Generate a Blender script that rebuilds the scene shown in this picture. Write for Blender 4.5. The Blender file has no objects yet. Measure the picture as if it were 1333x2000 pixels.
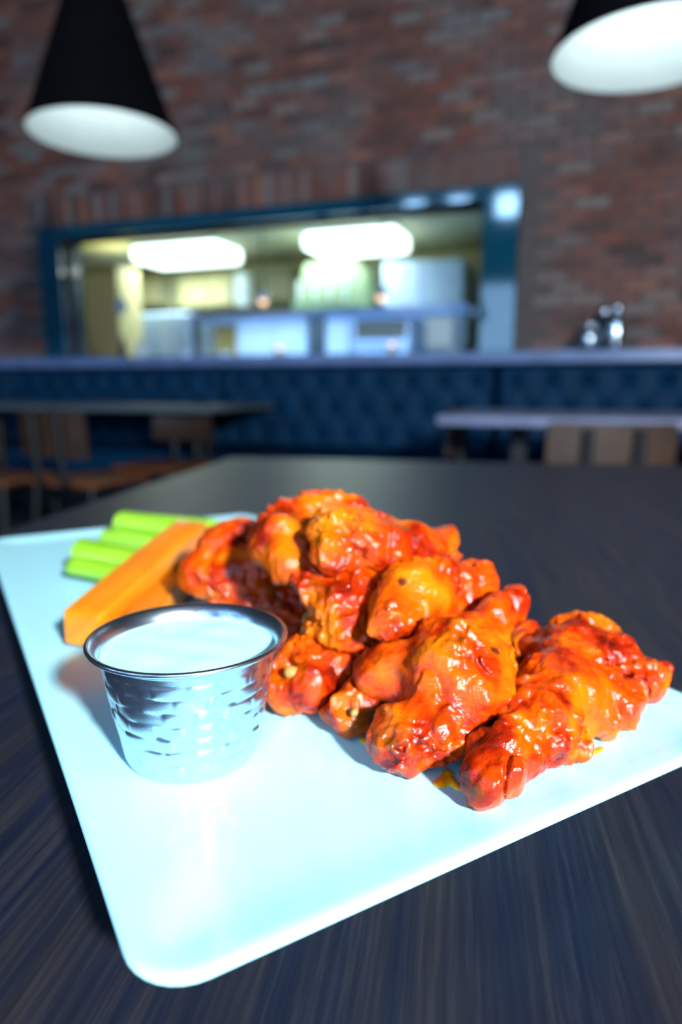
import bpy, math, random
import numpy as np
from mathutils import Matrix, Vector

scene = bpy.context.scene
COL = scene.collection
PI = math.pi

# ------------------------------------------------------------------ camera, world, lights, exposure
CAM_Z, PITCH, FPX = 0.885, math.radians(10.62), 1333.3
cam_data = bpy.data.cameras.new('camera')
cam_data.sensor_fit = 'VERTICAL'; cam_data.sensor_height = 36.0; cam_data.sensor_width = 24.0
cam_data.lens = 24.0
cam_data.clip_start = 0.01; cam_data.clip_end = 60
cam_data.dof.use_dof = True; cam_data.dof.focus_distance = 0.190; cam_data.dof.aperture_fstop = 6.2
cam_data.dof.aperture_blades = 0
cam = bpy.data.objects.new('camera', cam_data); COL.objects.link(cam)
cam.location = (0, 0, CAM_Z); cam.rotation_euler = (PI / 2 - PITCH, 0, 0)
scene.camera = cam

world = bpy.data.worlds.new('world'); scene.world = world; world.use_nodes = True
world.node_tree.nodes['Background'].inputs[0].default_value = (0.35, 0.55, 1.0, 1)
world.node_tree.nodes['Background'].inputs[1].default_value = 0.35

scene.view_settings.view_transform = 'Standard'; scene.view_settings.look = 'None'
scene.view_settings.gamma = 1.0; scene.view_settings.use_curve_mapping = False
scene.view_settings.exposure = 0.0

ROOM = -math.radians(20.0)                    # the room is turned against the camera
TABLE_ROT = -math.radians(9.5)
def P(u, v, z=0.0):                           # room frame (u along the back wall, v towards it) -> world
    c, s = math.cos(-ROOM), math.sin(-ROOM)
    return Vector((u * c + v * s, -u * s + v * c, z))

def area(name, loc, target, size, size_y, power, color):
    l = bpy.data.lights.new(name, 'AREA'); l.shape = 'RECTANGLE'
    l.size = size; l.size_y = size_y; l.energy = power; l.color = color
    o = bpy.data.objects.new(name, l); COL.objects.link(o); o.location = loc
    o.rotation_euler = (Vector(target) - Vector(loc)).to_track_quat('-Z', 'Y').to_euler()
    return o
KEY = Vector((0.0, 0.25, 0.77)) + 2.3 * Vector((0.425, -0.783, 0.454))
area('photo_lamp', KEY, (0.0, 0.3, 0.77), 0.17, 0.17, 180, (0.92, 1.0, 1.0))
# daylight through the street windows behind the camera
FRONT_V = -3.0
WINS = [(-1.65, 1.95, 1.15, 1.25), (0.9, 1.95, 1.5, 1.25), (-4.2, 1.95, 1.5, 1.25)]
TRANS = [(-3.05, 3.75, 0.42, 0.42), (-2.3, 3.75, 0.42, 0.42), (-1.5, 3.75, 0.42, 0.42), (0.2, 3.75, 0.42, 0.42)]
for (u, z, w, h) in WINS:
    area('window_daylight', P(u, FRONT_V - 0.3, z), P(u, 3, z), w + 0.3, h + 0.3, 85, (0.33, 0.62, 1.0))
for (u, z, w, h) in TRANS:
    area('window_daylight', P(u, FRONT_V - 0.3, z), P(u, 3, z - 1.0), w, h, 30, (0.33, 0.62, 1.0))

# ------------------------------------------------------------------ pixel helpers (photograph measured as 1333 x 2000)
def ray(x, y):
    a = (x - 666.5) / FPX; b = -(y - 1000) / FPX
    return np.array([a, math.cos(PITCH) + b * math.sin(PITCH), -math.sin(PITCH) + b * math.cos(PITCH)])
def on_z(x, y, z):
    r = ray(x, y); return r * ((z - CAM_Z) / r[2]) + np.array([0, 0, CAM_Z])
def on_v(x, y, v):                            # pixel -> (u, z) on the plane at room depth v
    r = ray(x, y); c, s = math.cos(-ROOM), math.sin(-ROOM)
    ru, rv = r[0] * c - r[1] * s, r[0] * s + r[1] * c
    t = v / rv
    return ru * t, CAM_Z + r[2] * t

# ------------------------------------------------------------------ materials
def new_mat(name):
    m = bpy.data.materials.new(name); m.use_nodes = True
    nt = m.node_tree
    return m, nt, nt.nodes['Principled BSDF']
def setp(b, **kw):
    names = dict(color='Base Color', rough='Roughness', metal='Metallic', spec='Specular IOR Level', coat='Coat Weight',
                 coat_rough='Coat Roughness', sss='Subsurface Weight', sss_r='Subsurface Radius', sss_s='Subsurface Scale',
                 emit='Emission Color', emit_s='Emission Strength', trans='Transmission Weight', ior='IOR', alpha='Alpha')
    for k, v in kw.items():
        if k in ('color', 'emit') and len(v) == 3: v = (*v, 1)
        b.inputs[names[k]].default_value = v
def simple(name, color, rough=0.5, vary=0.12, scale=30.0, bump=0.0, bscale=200.0, **kw):
    """procedural: base colour with noise variation and fine bump"""
    m, nt, b = new_mat(name); setp(b, color=color, rough=rough, **kw)
    tc = nt.nodes.new('ShaderNodeTexCoord')
    n = nt.nodes.new('ShaderNodeTexNoise'); n.inputs['Scale'].default_value = scale; n.inputs['Detail'].default_value = 4
    nt.links.new(tc.outputs['Object'], n.inputs['Vector'])
    r = nt.nodes.new('ShaderNodeValToRGB')
    lo = tuple(max(0, c * (1 - vary)) for c in color); hi = tuple(min(1, c * (1 + vary)) for c in color)
    r.color_ramp.elements[0].position = 0.3; r.color_ramp.elements[1].position = 0.7
    r.color_ramp.elements[0].color = (*lo, 1); r.color_ramp.elements[1].color = (*hi, 1)
    nt.links.new(n.outputs['Fac'], r.inputs['Fac']); nt.links.new(r.outputs['Color'], b.inputs['Base Color'])
    if bump > 0:
        n2 = nt.nodes.new('ShaderNodeTexNoise'); n2.inputs['Scale'].default_value = bscale; n2.inputs['Detail'].default_value = 3
        nt.links.new(tc.outputs['Object'], n2.inputs['Vector'])
        bp = nt.nodes.new('ShaderNodeBump'); bp.inputs['Strength'].default_value = bump; bp.inputs['Distance'].default_value = 0.002
        nt.links.new(n2.outputs['Fac'], bp.inputs['Height']); nt.links.new(bp.outputs['Normal'], b.inputs['Normal'])
    return m
def emitter(name, color, strength):
    m, nt, b = new_mat(name); setp(b, color=color, rough=0.4, emit=color, emit_s=strength); return m
def ramp(nt, fac, stops):
    r = nt.nodes.new('ShaderNodeValToRGB'); cr = r.color_ramp
    while len(cr.elements) < len(stops): cr.elements.new(0.5)
    for e, (p, c) in zip(cr.elements, stops): e.position = p; e.color = (*c, 1)
    nt.links.new(fac, r.inputs['Fac']); return r.outputs['Color']
def mixc(nt, fac, a, b):
    mx = nt.nodes.new('ShaderNodeMix'); mx.data_type = 'RGBA'
    for sock, v in ((mx.inputs[0], fac), (mx.inputs[6], a), (mx.inputs[7], b)):
        if isinstance(v, (int, float)): sock.default_value = v
        elif isinstance(v, tuple): sock.default_value = (*v, 1)
        else: nt.links.new(v, sock)
    return mx.outputs[2]
def noise(nt, vec, scale, detail=3, rough=0.5, dist=0.0):
    n = nt.nodes.new('ShaderNodeTexNoise')
    n.inputs['Scale'].default_value = scale; n.inputs['Detail'].default_value = detail
    n.inputs['Roughness'].default_value = rough; n.inputs['Distortion'].default_value = dist
    if vec is not None: nt.links.new(vec, n.inputs['Vector'])
    return n.outputs['Fac']

M = {}
M['steel'] = simple('brushed_steel', (0.62, 0.70, 0.80), 0.26, 0.05, 80, metal=1.0)
M['cup'] = simple('polished_cup_steel', (0.64, 0.74, 0.90), 0.26, 0.06, 400, bump=0.05, bscale=2500, metal=1.0)
M['black_metal'] = simple('black_metal', (0.012, 0.013, 0.016), 0.42, 0.2, 20)
M['lamp_black'] = simple('lamp_black', (0.002, 0.002, 0.003), 0.9, 0.2, 20, spec=0.03)
M['lamp_white'] = simple('lamp_white', (0.80, 0.84, 0.84), 0.55, 0.03, 20)
M['teal'] = simple('teal_gloss_paint', (0.004, 0.075, 0.13), 0.07, 0.15, 6, coat=0.3, coat_rough=0.04)
M['ledge'] = simple('ledge_laminate', (0.16, 0.23, 0.46), 0.35, 0.15, 8)  # grey laminate; the blue light it reflects is put into this colour
M['leather'] = simple('teal_leather', (0.001, 0.032, 0.085), 0.6, 0.25, 12, bump=0.2, bscale=120, spec=0.15)
M['chair_wood'] = simple('chair_wood', (0.045, 0.020, 0.011), 0.45, 0.3, 14)
M['seat_wood'] = simple('seat_wood', (0.20, 0.06, 0.02), 0.4, 0.3, 14)
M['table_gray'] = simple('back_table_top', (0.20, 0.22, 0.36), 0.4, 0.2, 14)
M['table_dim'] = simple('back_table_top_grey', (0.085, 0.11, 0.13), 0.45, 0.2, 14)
M['dark'] = simple('dark_wall_paint', (0.03, 0.032, 0.04), 0.8, 0.1, 3)
M['floor'] = simple('dark_floor', (0.028, 0.03, 0.036), 0.5, 0.25, 3)
M['cream'] = simple('cream_wall', (0.56, 0.51, 0.27), 0.6, 0.06, 3)
M['kceil'] = simple('kitchen_ceiling', (0.55, 0.52, 0.34), 0.7, 0.06, 3)
M['hood'] = simple('hood_green_grey', (0.26, 0.36, 0.22), 0.4, 0.08, 6)
M['ksteel'] = simple('kitchen_steel', (0.42, 0.58, 0.88), 0.38, 0.1, 5, metal=0.35)  # neutral steel with the blue cast of daylight painted into its colour
M['kpale'] = simple('kitchen_pale_panel', (0.55, 0.72, 0.95), 0.4, 0.08, 5)  # pale steel panels, daylight's blue tint also put into the colour
M['kdark'] = simple('kitchen_dark', (0.05, 0.06, 0.06), 0.5, 0.2, 6)
M['kolive'] = simple('kitchen_olive', (0.22, 0.22, 0.13), 0.5, 0.2, 6)
M['kbrown'] = simple('kitchen_brown', (0.08, 0.05, 0.03), 0.5, 0.2, 6)
M['kwhite'] = simple('kitchen_white', (0.72, 0.85, 0.9), 0.35, 0.05, 6)
M['panel_light'] = emitter('panel_light', (0.82, 1.0, 0.92), 3.4)
M['warm_bulb'] = emitter('warm_bulb', (1.0, 0.62, 0.36), 2.2)
M['bulb'] = emitter('pendant_bulb', (0.9, 1.0, 0.95), 5.0)
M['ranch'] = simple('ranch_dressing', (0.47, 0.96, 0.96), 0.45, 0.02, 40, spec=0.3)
M['herb'] = simple('herb_fleck', (0.22, 0.25, 0.18), 0.6, 0.2, 400)
M['bone'] = simple('chicken_bone', (0.38, 0.22, 0.05), 0.4, 0.3, 300, coat=0.3)
M['glass_dark'] = simple('dark_glass', (0.01, 0.015, 0.05), 0.08, 0.2, 20, coat=0.8)
M['chrome'] = simple('chrome_blue', (0.75, 0.88, 1.0), 0.22, 0.03, 20, metal=1.0)
M['blind'] = simple('window_blind', (0.5, 0.52, 0.55), 0.5, 0.05, 20)

def mat_plate():
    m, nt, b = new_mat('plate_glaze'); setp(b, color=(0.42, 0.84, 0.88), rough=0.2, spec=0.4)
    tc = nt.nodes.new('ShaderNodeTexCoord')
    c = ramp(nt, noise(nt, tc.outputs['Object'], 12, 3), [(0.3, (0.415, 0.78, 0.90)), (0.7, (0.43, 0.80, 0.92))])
    nt.links.new(c, b.inputs['Base Color']); return m
M['plate'] = mat_plate()

def mat_wood():
    m, nt, b = new_mat('dark_table_wood'); setp(b, rough=0.42, spec=0.35)
    tc = nt.nodes.new('ShaderNodeTexCoord')
    mp = nt.nodes.new('ShaderNodeMapping'); mp.inputs['Scale'].default_value = (1.0, 0.035, 1.0)
    nt.links.new(tc.outputs['Object'], mp.inputs['Vector'])
    fine = noise(nt, mp.outputs['Vector'], 420, 5, 0.65)
    broad = noise(nt, mp.outputs['Vector'], 45, 4, 0.6, 0.6)
    c1 = ramp(nt, fine, [(0.32, (0.002, 0.004, 0.012)), (0.50, (0.008, 0.011, 0.024)), (0.72, (0.040, 0.035, 0.038))])
    c2 = ramp(nt, broad, [(0.34, (0.003, 0.009, 0.030)), (0.66, (0.024, 0.019, 0.019))])
    c = mixc(nt, 0.5, c1, c2)
    nt.links.new(c, b.inputs['Base Color'])
    bp = nt.nodes.new('ShaderNodeBump'); bp.inputs['Strength'].default_value = 0.25; bp.inputs['Distance'].default_value = 0.0006
    nt.links.new(fine, bp.inputs['Height']); nt.links.new(bp.outputs['Normal'], b.inputs['Normal'])
    rr = nt.nodes.new('ShaderNodeMapRange'); rr.inputs['To Min'].default_value = 0.34; rr.inputs['To Max'].default_value = 0.52
    nt.links.new(fine, rr.inputs['Value']); nt.links.new(rr.outputs['Result'], b.inputs['Roughness'])
    return m
M['wood'] = mat_wood()

def mat_brick(name, island):
    m, nt, b = new_mat(name); setp(b, rough=0.8)
    if island:
        g = nt.nodes.new('ShaderNodeNewGeometry'); rnd = g.outputs['Random Per Island']
    else:
        oi = nt.nodes.new('ShaderNodeObjectInfo'); rnd = oi.outputs['Random']
    g2 = nt.nodes.new('ShaderNodeNewGeometry')
    c = ramp(nt, rnd, [(0.0, (0.085, 0.045, 0.040)), (0.25, (0.19, 0.070, 0.050)), (0.45, (0.26, 0.085, 0.055)), (0.60, (0.18, 0.085, 0.070)),
                       (0.72, (0.34, 0.13, 0.08)), (0.84, (0.18, 0.15, 0.15)), (0.93, (0.27, 0.18, 0.15)), (1.0, (0.22, 0.20, 0.19))])
    big = noise(nt, g2.outputs['Position'], 1.7, 3, 0.6)
    lime = ramp(nt, big, [(0.45, (0, 0, 0)), (0.70, (0.75, 0.75, 0.75))])
    c = mixc(nt, lime, c, (0.19, 0.17, 0.165))
    dirt = ramp(nt, noise(nt, g2.outputs['Position'], 26, 5, 0.7), [(0.3, (0.85, 0.82, 0.82)), (0.7, (1.25, 1.18, 1.15))])
    mx = nt.nodes.new('ShaderNodeMix'); mx.data_type = 'RGBA'; mx.blend_type = 'MULTIPLY'; mx.inputs[0].default_value = 1
    nt.links.new(c, mx.inputs[6]); nt.links.new(dirt, mx.inputs[7]); nt.links.new(mx.outputs[2], b.inputs['Base Color'])
    return m
M['brick'] = mat_brick('old_brick', False); M['brick_rest'] = mat_brick('old_brick_far', True)
M['mortar'] = simple('mortar', (0.13, 0.10, 0.095), 0.9, 0.25, 20)

def mat_wing():
    m, nt, b = new_mat('buffalo_sauce_skin')
    setp(b, rough=0.2, spec=0.38, coat=0.0, coat_rough=0.08, sss=0.0, sss_r=(1.0, 0.25, 0.05), sss_s=0.004)
    tc = nt.nodes.new('ShaderNodeTexCoord'); oi = nt.nodes.new('ShaderNodeObjectInfo')
    mul = nt.nodes.new('ShaderNodeVectorMath'); mul.operation = 'SCALE'; mul.inputs[3].default_value = 3.0
    comb = nt.nodes.new('ShaderNodeCombineXYZ')
    for i in range(3): nt.links.new(oi.outputs['Random'], comb.inputs[i])
    nt.links.new(comb.outputs[0], mul.inputs[0])
    add = nt.nodes.new('ShaderNodeVectorMath'); add.operation = 'ADD'
    nt.links.new(tc.outputs['Object'], add.inputs[0]); nt.links.new(mul.outputs[0], add.inputs[1])
    v = add.outputs[0]
    n1 = noise(nt, v, 55, 5, 0.62, 0.8)
    c = ramp(nt, n1, [(0.31, (0.10, 0.004, 0.001)), (0.41, (0.32, 0.013, 0.001)), (0.51, (0.53, 0.040, 0.001)), (0.61, (0.63, 0.080, 0.001)), (0.74, (0.68, 0.16, 0.002))])
    # thin patches where the golden batter shows
    n2 = noise(nt, v, 28, 2, 0.5, 0.4)
    gold = ramp(nt, n2, [(0.53, (0, 0, 0)), (0.70, (0.75, 0.75, 0.75))])
    c = mixc(nt, gold, c, (0.68, 0.185, 0.002))
    # dark fried specks
    vo = nt.nodes.new('ShaderNodeTexVoronoi'); vo.inputs['Scale'].default_value = 85; vo.inputs['Randomness'].default_value = 1
    nt.links.new(v, vo.inputs['Vector'])
    n3 = noise(nt, v, 70, 3)
    spots = nt.nodes.new('ShaderNodeMath'); spots.operation = 'ADD'
    nt.links.new(vo.outputs['Distance'], spots.inputs[0]); nt.links.new(n3, spots.inputs[1])
    spot = ramp(nt, spots.outputs[0], [(0.47, (0.9, 0.9, 0.9)), (0.56, (0, 0, 0))])
    c = mixc(nt, spot, c, (0.045, 0.010, 0.004))
    nt.links.new(c, b.inputs['Base Color'])
    rr = nt.nodes.new('ShaderNodeMapRange'); rr.inputs['From Min'].default_value = 0.3; rr.inputs['From Max'].default_value = 0.7
    rr.inputs['To Min'].default_value = 0.08; rr.inputs['To Max'].default_value = 0.20
    nt.links.new(n2, rr.inputs['Value']); nt.links.new(rr.outputs['Result'], b.inputs['Roughness'])
    f1 = noise(nt, v, 330, 4, 0.6); f2 = noise(nt, v, 1100, 3, 0.6)
    s = nt.nodes.new('ShaderNodeMath'); s.operation = 'MULTIPLY_ADD'; s.inputs[1].default_value = 0.22
    nt.links.new(f2, s.inputs[0]); nt.links.new(f1, s.inputs[2])
    bp = nt.nodes.new('ShaderNodeBump'); bp.inputs['Strength'].default_value = 0.62; bp.inputs['Distance'].default_value = 0.0011
    nt.links.new(s.outputs[0], bp.inputs['Height'])
    nt.links.new(bp.outputs['Normal'], b.inputs['Normal']); nt.links.new(bp.outputs['Normal'], b.inputs['Coat Normal'])
    return m
M['wing'] = mat_wing()
def mat_sauce():
    m, nt, b = new_mat('orange_sauce'); setp(b, rough=0.12, coat=0.5)
    tc = nt.nodes.new('ShaderNodeTexCoord')
    c = ramp(nt, noise(nt, tc.outputs['Object'], 120, 2), [(0.35, (0.90, 0.28, 0.004)), (0.65, (0.95, 0.55, 0.01))])
    nt.links.new(c, b.inputs['Base Color']); return m
M['sauce'] = mat_sauce()
def mat_carrot():
    m, nt, b = new_mat('carrot_flesh'); setp(b, rough=0.38, sss=0.15, sss_r=(1, 0.4, 0.1), sss_s=0.004, coat=0.1)
    tc = nt.nodes.new('ShaderNodeTexCoord')
    mp = nt.nodes.new('ShaderNodeMapping'); mp.inputs['Scale'].default_value = (0.15, 1, 1); nt.links.new(tc.outputs['Object'], mp.inputs['Vector'])
    c = ramp(nt, noise(nt, mp.outputs['Vector'], 130, 3), [(0.3, (0.66, 0.150, 0.003)), (0.7, (0.74, 0.235, 0.006))])
    nt.links.new(c, b.inputs['Base Color']); return m
M['carrot'] = mat_carrot()
def mat_celery():
    m, nt, b = new_mat('celery_flesh'); setp(b, rough=0.3, sss=0.2, sss_r=(0.5, 1, 0.2), sss_s=0.003, coat=0.15)
    tc = nt.nodes.new('ShaderNodeTexCoord')
    mp = nt.nodes.new('ShaderNodeMapping'); mp.inputs['Scale'].default_value = (0.05, 1, 1); nt.links.new(tc.outputs['Object'], mp.inputs['Vector'])
    c = ramp(nt, noise(nt, mp.outputs['Vector'], 260, 3), [(0.3, (0.14, 0.37, 0.003)), (0.7, (0.34, 0.58, 0.04))])
    nt.links.new(c, b.inputs['Base Color']); return m
M['celery'] = mat_celery()

# ------------------------------------------------------------------ mesh helpers
class MB:
    def __init__(s): s.v = []; s.f = []
    def add(s, vs, fs):
        n = len(s.v); s.v += [tuple(map(float, p)) for p in vs]; s.f += [tuple(i + n for i in f) for f in fs]; return s
    def box(s, x0, x1, y0, y1, z0, z1, bev=0.0):
        if bev <= 0:
            vs = [(x, y, z) for z in (z0, z1) for y in (y0, y1) for x in (x0, x1)]
            return s.add(vs, [(0, 2, 3, 1), (4, 5, 7, 6), (0, 1, 5, 4), (2, 6, 7, 3), (0, 4, 6, 2), (1, 3, 7, 5)])
        b = bev
        rings = [(b, z0), (0, z0 + b), (0, z1 - b), (b, z1)]
        vs = []
        for ins, z in rings:
            X0, X1, Y0, Y1 = x0 + ins, x1 - ins, y0 + ins, y1 - ins
            vs += [(X0 + b, Y0, z), (X1 - b, Y0, z), (X1, Y0 + b, z), (X1, Y1 - b, z), (X1 - b, Y1, z), (X0 + b, Y1, z), (X0, Y1 - b, z), (X0, Y0 + b, z)]
        fs = [tuple(range(7, -1, -1)), tuple(range(24, 32))]
        for k in range(3):
            for i in range(8): j = (i + 1) % 8; fs.append((k * 8 + i, k * 8 + j, (k + 1) * 8 + j, (k + 1) * 8 + i))
        return s.add(vs, fs)
    def lathe(s, prof, n=32, c=(0, 0, 0), cap0=True, cap1=True):
        vs = []; fs = []
        for (r, z) in prof:
            for i in range(n):
                a = 2 * PI * i / n; vs.append((c[0] + r * math.cos(a), c[1] + r * math.sin(a), c[2] + z))
        for k in range(len(prof) - 1):
            for i in range(n): j = (i + 1) % n; fs.append((k * n + i, k * n + j, (k + 1) * n + j, (k + 1) * n + i))
        if cap0: fs.append(tuple(range(n - 1, -1, -1)))
        if cap1: fs.append(tuple(range((len(prof) - 1) * n, len(prof) * n)))
        return s.add(vs, fs)
    def tube(s, pts, r, n=10):
        pts = [Vector(p) for p in pts]; vs = []; fs = []
        rs = r if isinstance(r, (list, tuple)) else [r] * len(pts)
        for k, p in enumerate(pts):
            d = (pts[min(k + 1, len(pts) - 1)] - pts[max(k - 1, 0)]).normalized()
            a = Vector((0, 0, 1)) if abs(d.z) < 0.9 else Vector((1, 0, 0))
            e1 = d.cross(a).normalized(); e2 = d.cross(e1).normalized()
            for i in range(n):
                t = 2 * PI * i / n; vs.append(p + (e1 * math.cos(t) + e2 * math.sin(t)) * rs[k])
        for k in range(len(pts) - 1):
            for i in range(n): j = (i + 1) % n; fs.append((k * n + i, k * n + j, (k + 1) * n + j, (k + 1) * n + i))
        fs += [tuple(range(n)), tuple(range(len(pts) * n - 1, (len(pts) - 1) * n - 1, -1))]
        return s.add(vs, fs)
    def ball(s, c, r, nu=16, nv=10, sq=(1, 1, 1)):
        prof = [(r * math.sin(PI * k / nv), -r * math.cos(PI * k / nv)) for k in range(nv + 1)]
        prof[0] = (r * 0.02, -r); prof[-1] = (r * 0.02, r)
        t = MB().lathe(prof, nu)
        return s.add([(c[0] + p[0] * sq[0], c[1] + p[1] * sq[1], c[2] + p[2] * sq[2]) for p in t.v], t.f)
    def mesh(s, name, mat, smooth=False, angle=None):
        me = bpy.data.meshes.new(name); me.from_pydata(s.v, [], s.f)
        me.materials.append(M[mat]); fix_normals(me)
        if smooth:
            me.polygons.foreach_set('use_smooth', [True] * len(me.polygons))
            if angle: me.set_sharp_from_angle(angle=math.radians(angle))
        me.update(); return me
    def build(s, name, mat, parent=None, smooth=False, angle=None, loc=None, rotz=None):
        return link(name, s.mesh(name, mat, smooth, angle), parent, loc, rotz)
import bmesh
def fix_normals(me):
    bm = bmesh.new(); bm.from_mesh(me); bmesh.ops.recalc_face_normals(bm, faces=bm.faces); bm.to_mesh(me); bm.free()
def link(name, me, parent=None, loc=None, rotz=None):
    o = bpy.data.objects.new(name, me); COL.objects.link(o)
    if parent is not None: o.parent = parent
    if loc is not None: o.location = loc
    if rotz is not None: o.rotation_euler = (0, 0, rotz)
    return o
def tag(o, label=None, cat=None, group=None, kind=None):
    if label: o['label'] = label
    if cat: o['category'] = cat
    if group: o['group'] = group
    if kind: o['kind'] = kind
    return o
def empty(name, loc, rotz=0.0):
    o = bpy.data.objects.new(name, None); COL.objects.link(o); o.location = loc; o.rotation_euler = (0, 0, rotz)
    o.empty_display_size = 0.05; return o
def copy_tree(o, parent=None):
    c = o.copy(); COL.objects.link(c); c.parent = parent
    for ch in [x for x in bpy.data.objects if x.parent == o]: copy_tree(ch, c)
    return c

# ------------------------------------------------------------------ the room
WALL_V = 4.5
U0, U1, CEIL = -6.4, 3.2, 4.6
# opening of the kitchen pass in the back wall
OU0, _ = on_v(128, 600, WALL_V); OU1, _ = on_v(940, 560, WALL_V)
OZ0, OZ1 = 1.06, 1.985
def struct(name, mb, mat, label=None, cat=None, **kw):
    o = mb.build(name, mat, loc=(0, 0, 0), rotz=ROOM, **kw); tag(o, label, cat, kind='structure'); return o
struct('floor', MB().box(U0 - .2, U1 + .2, FRONT_V - .2, 8.4, -0.1, 0.0), 'floor', 'dark floor of the dining room', 'floor')
struct('ceiling', MB().box(U0 - .2, U1 + .2, FRONT_V - .2, WALL_V + .25, CEIL, CEIL + .1), 'dark', 'dark ceiling above the dining room', 'ceiling')
struct('wall_left', MB().box(U0 - .2, U0, FRONT_V - .2, WALL_V + .25, 0, CEIL), 'dark', 'dark side wall on the left', 'wall')
struct('wall_right', MB().box(U1, U1 + .2, FRONT_V - .2, WALL_V + .25, 0, CEIL), 'dark', 'dark side wall on the right', 'wall')
# front wall with window holes: built from a grid of cells
def holed(u0, u1, z0, z1, v0, v1, holes):
    us = sorted({u0, u1, *[h[0] for h in holes], *[h[1] for h in holes]}); zs = sorted({z0, z1, *[h[2] for h in holes], *[h[3] for h in holes]})
    mb = MB()
    for i in range(len(us) - 1):
        for k in range(len(zs) - 1):
            cu, cz = (us[i] + us[i + 1]) / 2, (zs[k] + zs[k + 1]) / 2
            if any(h[0] < cu < h[1] and h[2] < cz < h[3] for h in holes): continue
            mb.box(us[i], us[i + 1], v0, v1, zs[k], zs[k + 1])
    return mb
holes = [(u - w / 2, u + w / 2, z - h / 2, z + h / 2) for (u, z, w, h) in WINS + TRANS]
struct('wall_front', holed(U0, U1, 0, CEIL, FRONT_V - .2, FRONT_V, holes), 'dark', 'dark street wall with windows behind the viewer', 'wall')
for i, (u, z, w, h) in enumerate(WINS + TRANS):
    fr = MB()
    for (a, b_, c, d) in ((-w/2, w/2, -h/2, -h/2 + .04), (-w/2, w/2, h/2 - .04, h/2), (-w/2, -w/2 + .04, -h/2, h/2), (w/2 - .04, w/2, -h/2, h/2)):
        fr.box(a, b_, -.05, .0, c, d)
    wo = fr.build('window_%d' % (i + 1), 'black_metal', loc=P(u, FRONT_V - .1, z), rotz=ROOM); tag(wo, kind='structure')
    if i == 0:
        sl = MB(); 
        sl.box(-w/2 + .04, w/2 - .04, -.03, .03, -.018, .018); me = sl.mesh('slat', 'blind')
        for k in range(9):
            link('slat', me, wo, (0, .03, -h/2 + .11 + k * 0.13))

# back wall: mortar core with the opening; bricks are its parts
core = holed(U0, U1, 0, CEIL, WALL_V, WALL_V + .22, [(OU0, OU1, OZ0, OZ1)])
wall = struct('wall_back', core, 'mortar', 'mottled old red brick wall with a kitchen pass opening', 'wall')
CO = 0.0675; BL, BH = 0.194, 0.0575
def brick_mesh(l, h, d=0.014, ch=0.004):
    mb = MB(); l2, h2 = l / 2, h / 2
    vs = [(-l2, 0, -h2), (l2, 0, -h2), (l2, 0, h2), (-l2, 0, h2), (-l2, -d + ch, -h2), (l2, -d + ch, -h2), (l2, -d + ch, h2), (-l2, -d + ch, h2),
          (-l2 + ch, -d, -h2 + ch), (l2 - ch, -d, -h2 + ch), (l2 - ch, -d, h2 - ch), (-l2 + ch, -d, h2 - ch)]
    fs = [(0, 1, 5, 4), (1, 2, 6, 5), (2, 3, 7, 6), (3, 0, 4, 7), (4, 5, 9, 8), (5, 6, 10, 9), (6, 7, 11, 10), (7, 4, 8, 11), (8, 9, 10, 11), (3, 2, 1, 0)]
    return mb.add(vs, fs)
random.seed(4)
FRW = 0.24                                     # width of the right window frame, kept clear of bricks
FU0, FU1, FZ1 = OU0 - 0.20, OU1 + 0.22, OZ1 + 0.085
spots = []                                     # (u, z, kind, dist)
row = 0
z = BH / 2 + 0.005
while z < 4.3:
    u = -5.6 + (0.102 if row % 2 else 0)
    while u < 1.6:
        top_soldier = FU0 - .1 < u < FU1 + .1 and FZ1 - 0.03 < z < FZ1 + 0.235
        in_open = FU0 - BL / 2 - .004 < u < FU1 + BL / 2 + .004 and z < FZ1 + .02
        side_soldier = FU1 + .19 < u < FU1 + .33 and z < FZ1 + 0.235
        if not (in_open or top_soldier) and z > 0.95: spots.append((u, z, 'long'))
        u += BL + 0.0105
    z += CO; row += 1
u = FU0 + BH / 2
while u < FU1:
    spots.append((u, FZ1 + 0.11, 'upright')); u += CO
def seen(u, z):
    w = P(u, WALL_V, z); c, s = math.cos(PITCH), math.sin(PITCH)
    dz = w.z - CAM_Z; dep = w.y * c - dz * s
    x = 666.5 + FPX * w.x / dep; y = 1000 - FPX * (w.y * s + dz * c) / dep
    return dep, (-40 < x < 1373 and -40 < y < 760)
vis = sorted([(seen(u, z)[0], i) for i, (u, z, k) in enumerate(spots) if seen(u, z)[1]])
near = {i for _, i in vis[:299]}
meshes = {('long', q): brick_mesh(BL - 0.004 * q, BH - 0.001 * q).mesh('brick', 'brick') for q in range(3)}
meshes.update({('upright', q): brick_mesh(BH, BL - 0.003 * q).mesh('brick', 'brick') for q in range(3)})
rest = MB()
for i, (u, z, k) in enumerate(spots):
    off = random.uniform(-.003, .002); q = random.randrange(3)
    if i in near: link('brick', meshes[(k, q)], wall, (u, WALL_V + off, z))
    else:
        b_ = brick_mesh(BL, BH) if k == 'long' else brick_mesh(BH, BL)
        rest.add([(p[0] + u, p[1] + WALL_V + off, p[2] + z) for p in b_.v], b_.f)
tag(rest.build('brick_field', 'brick_rest', wall), kind='stuff')

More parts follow.
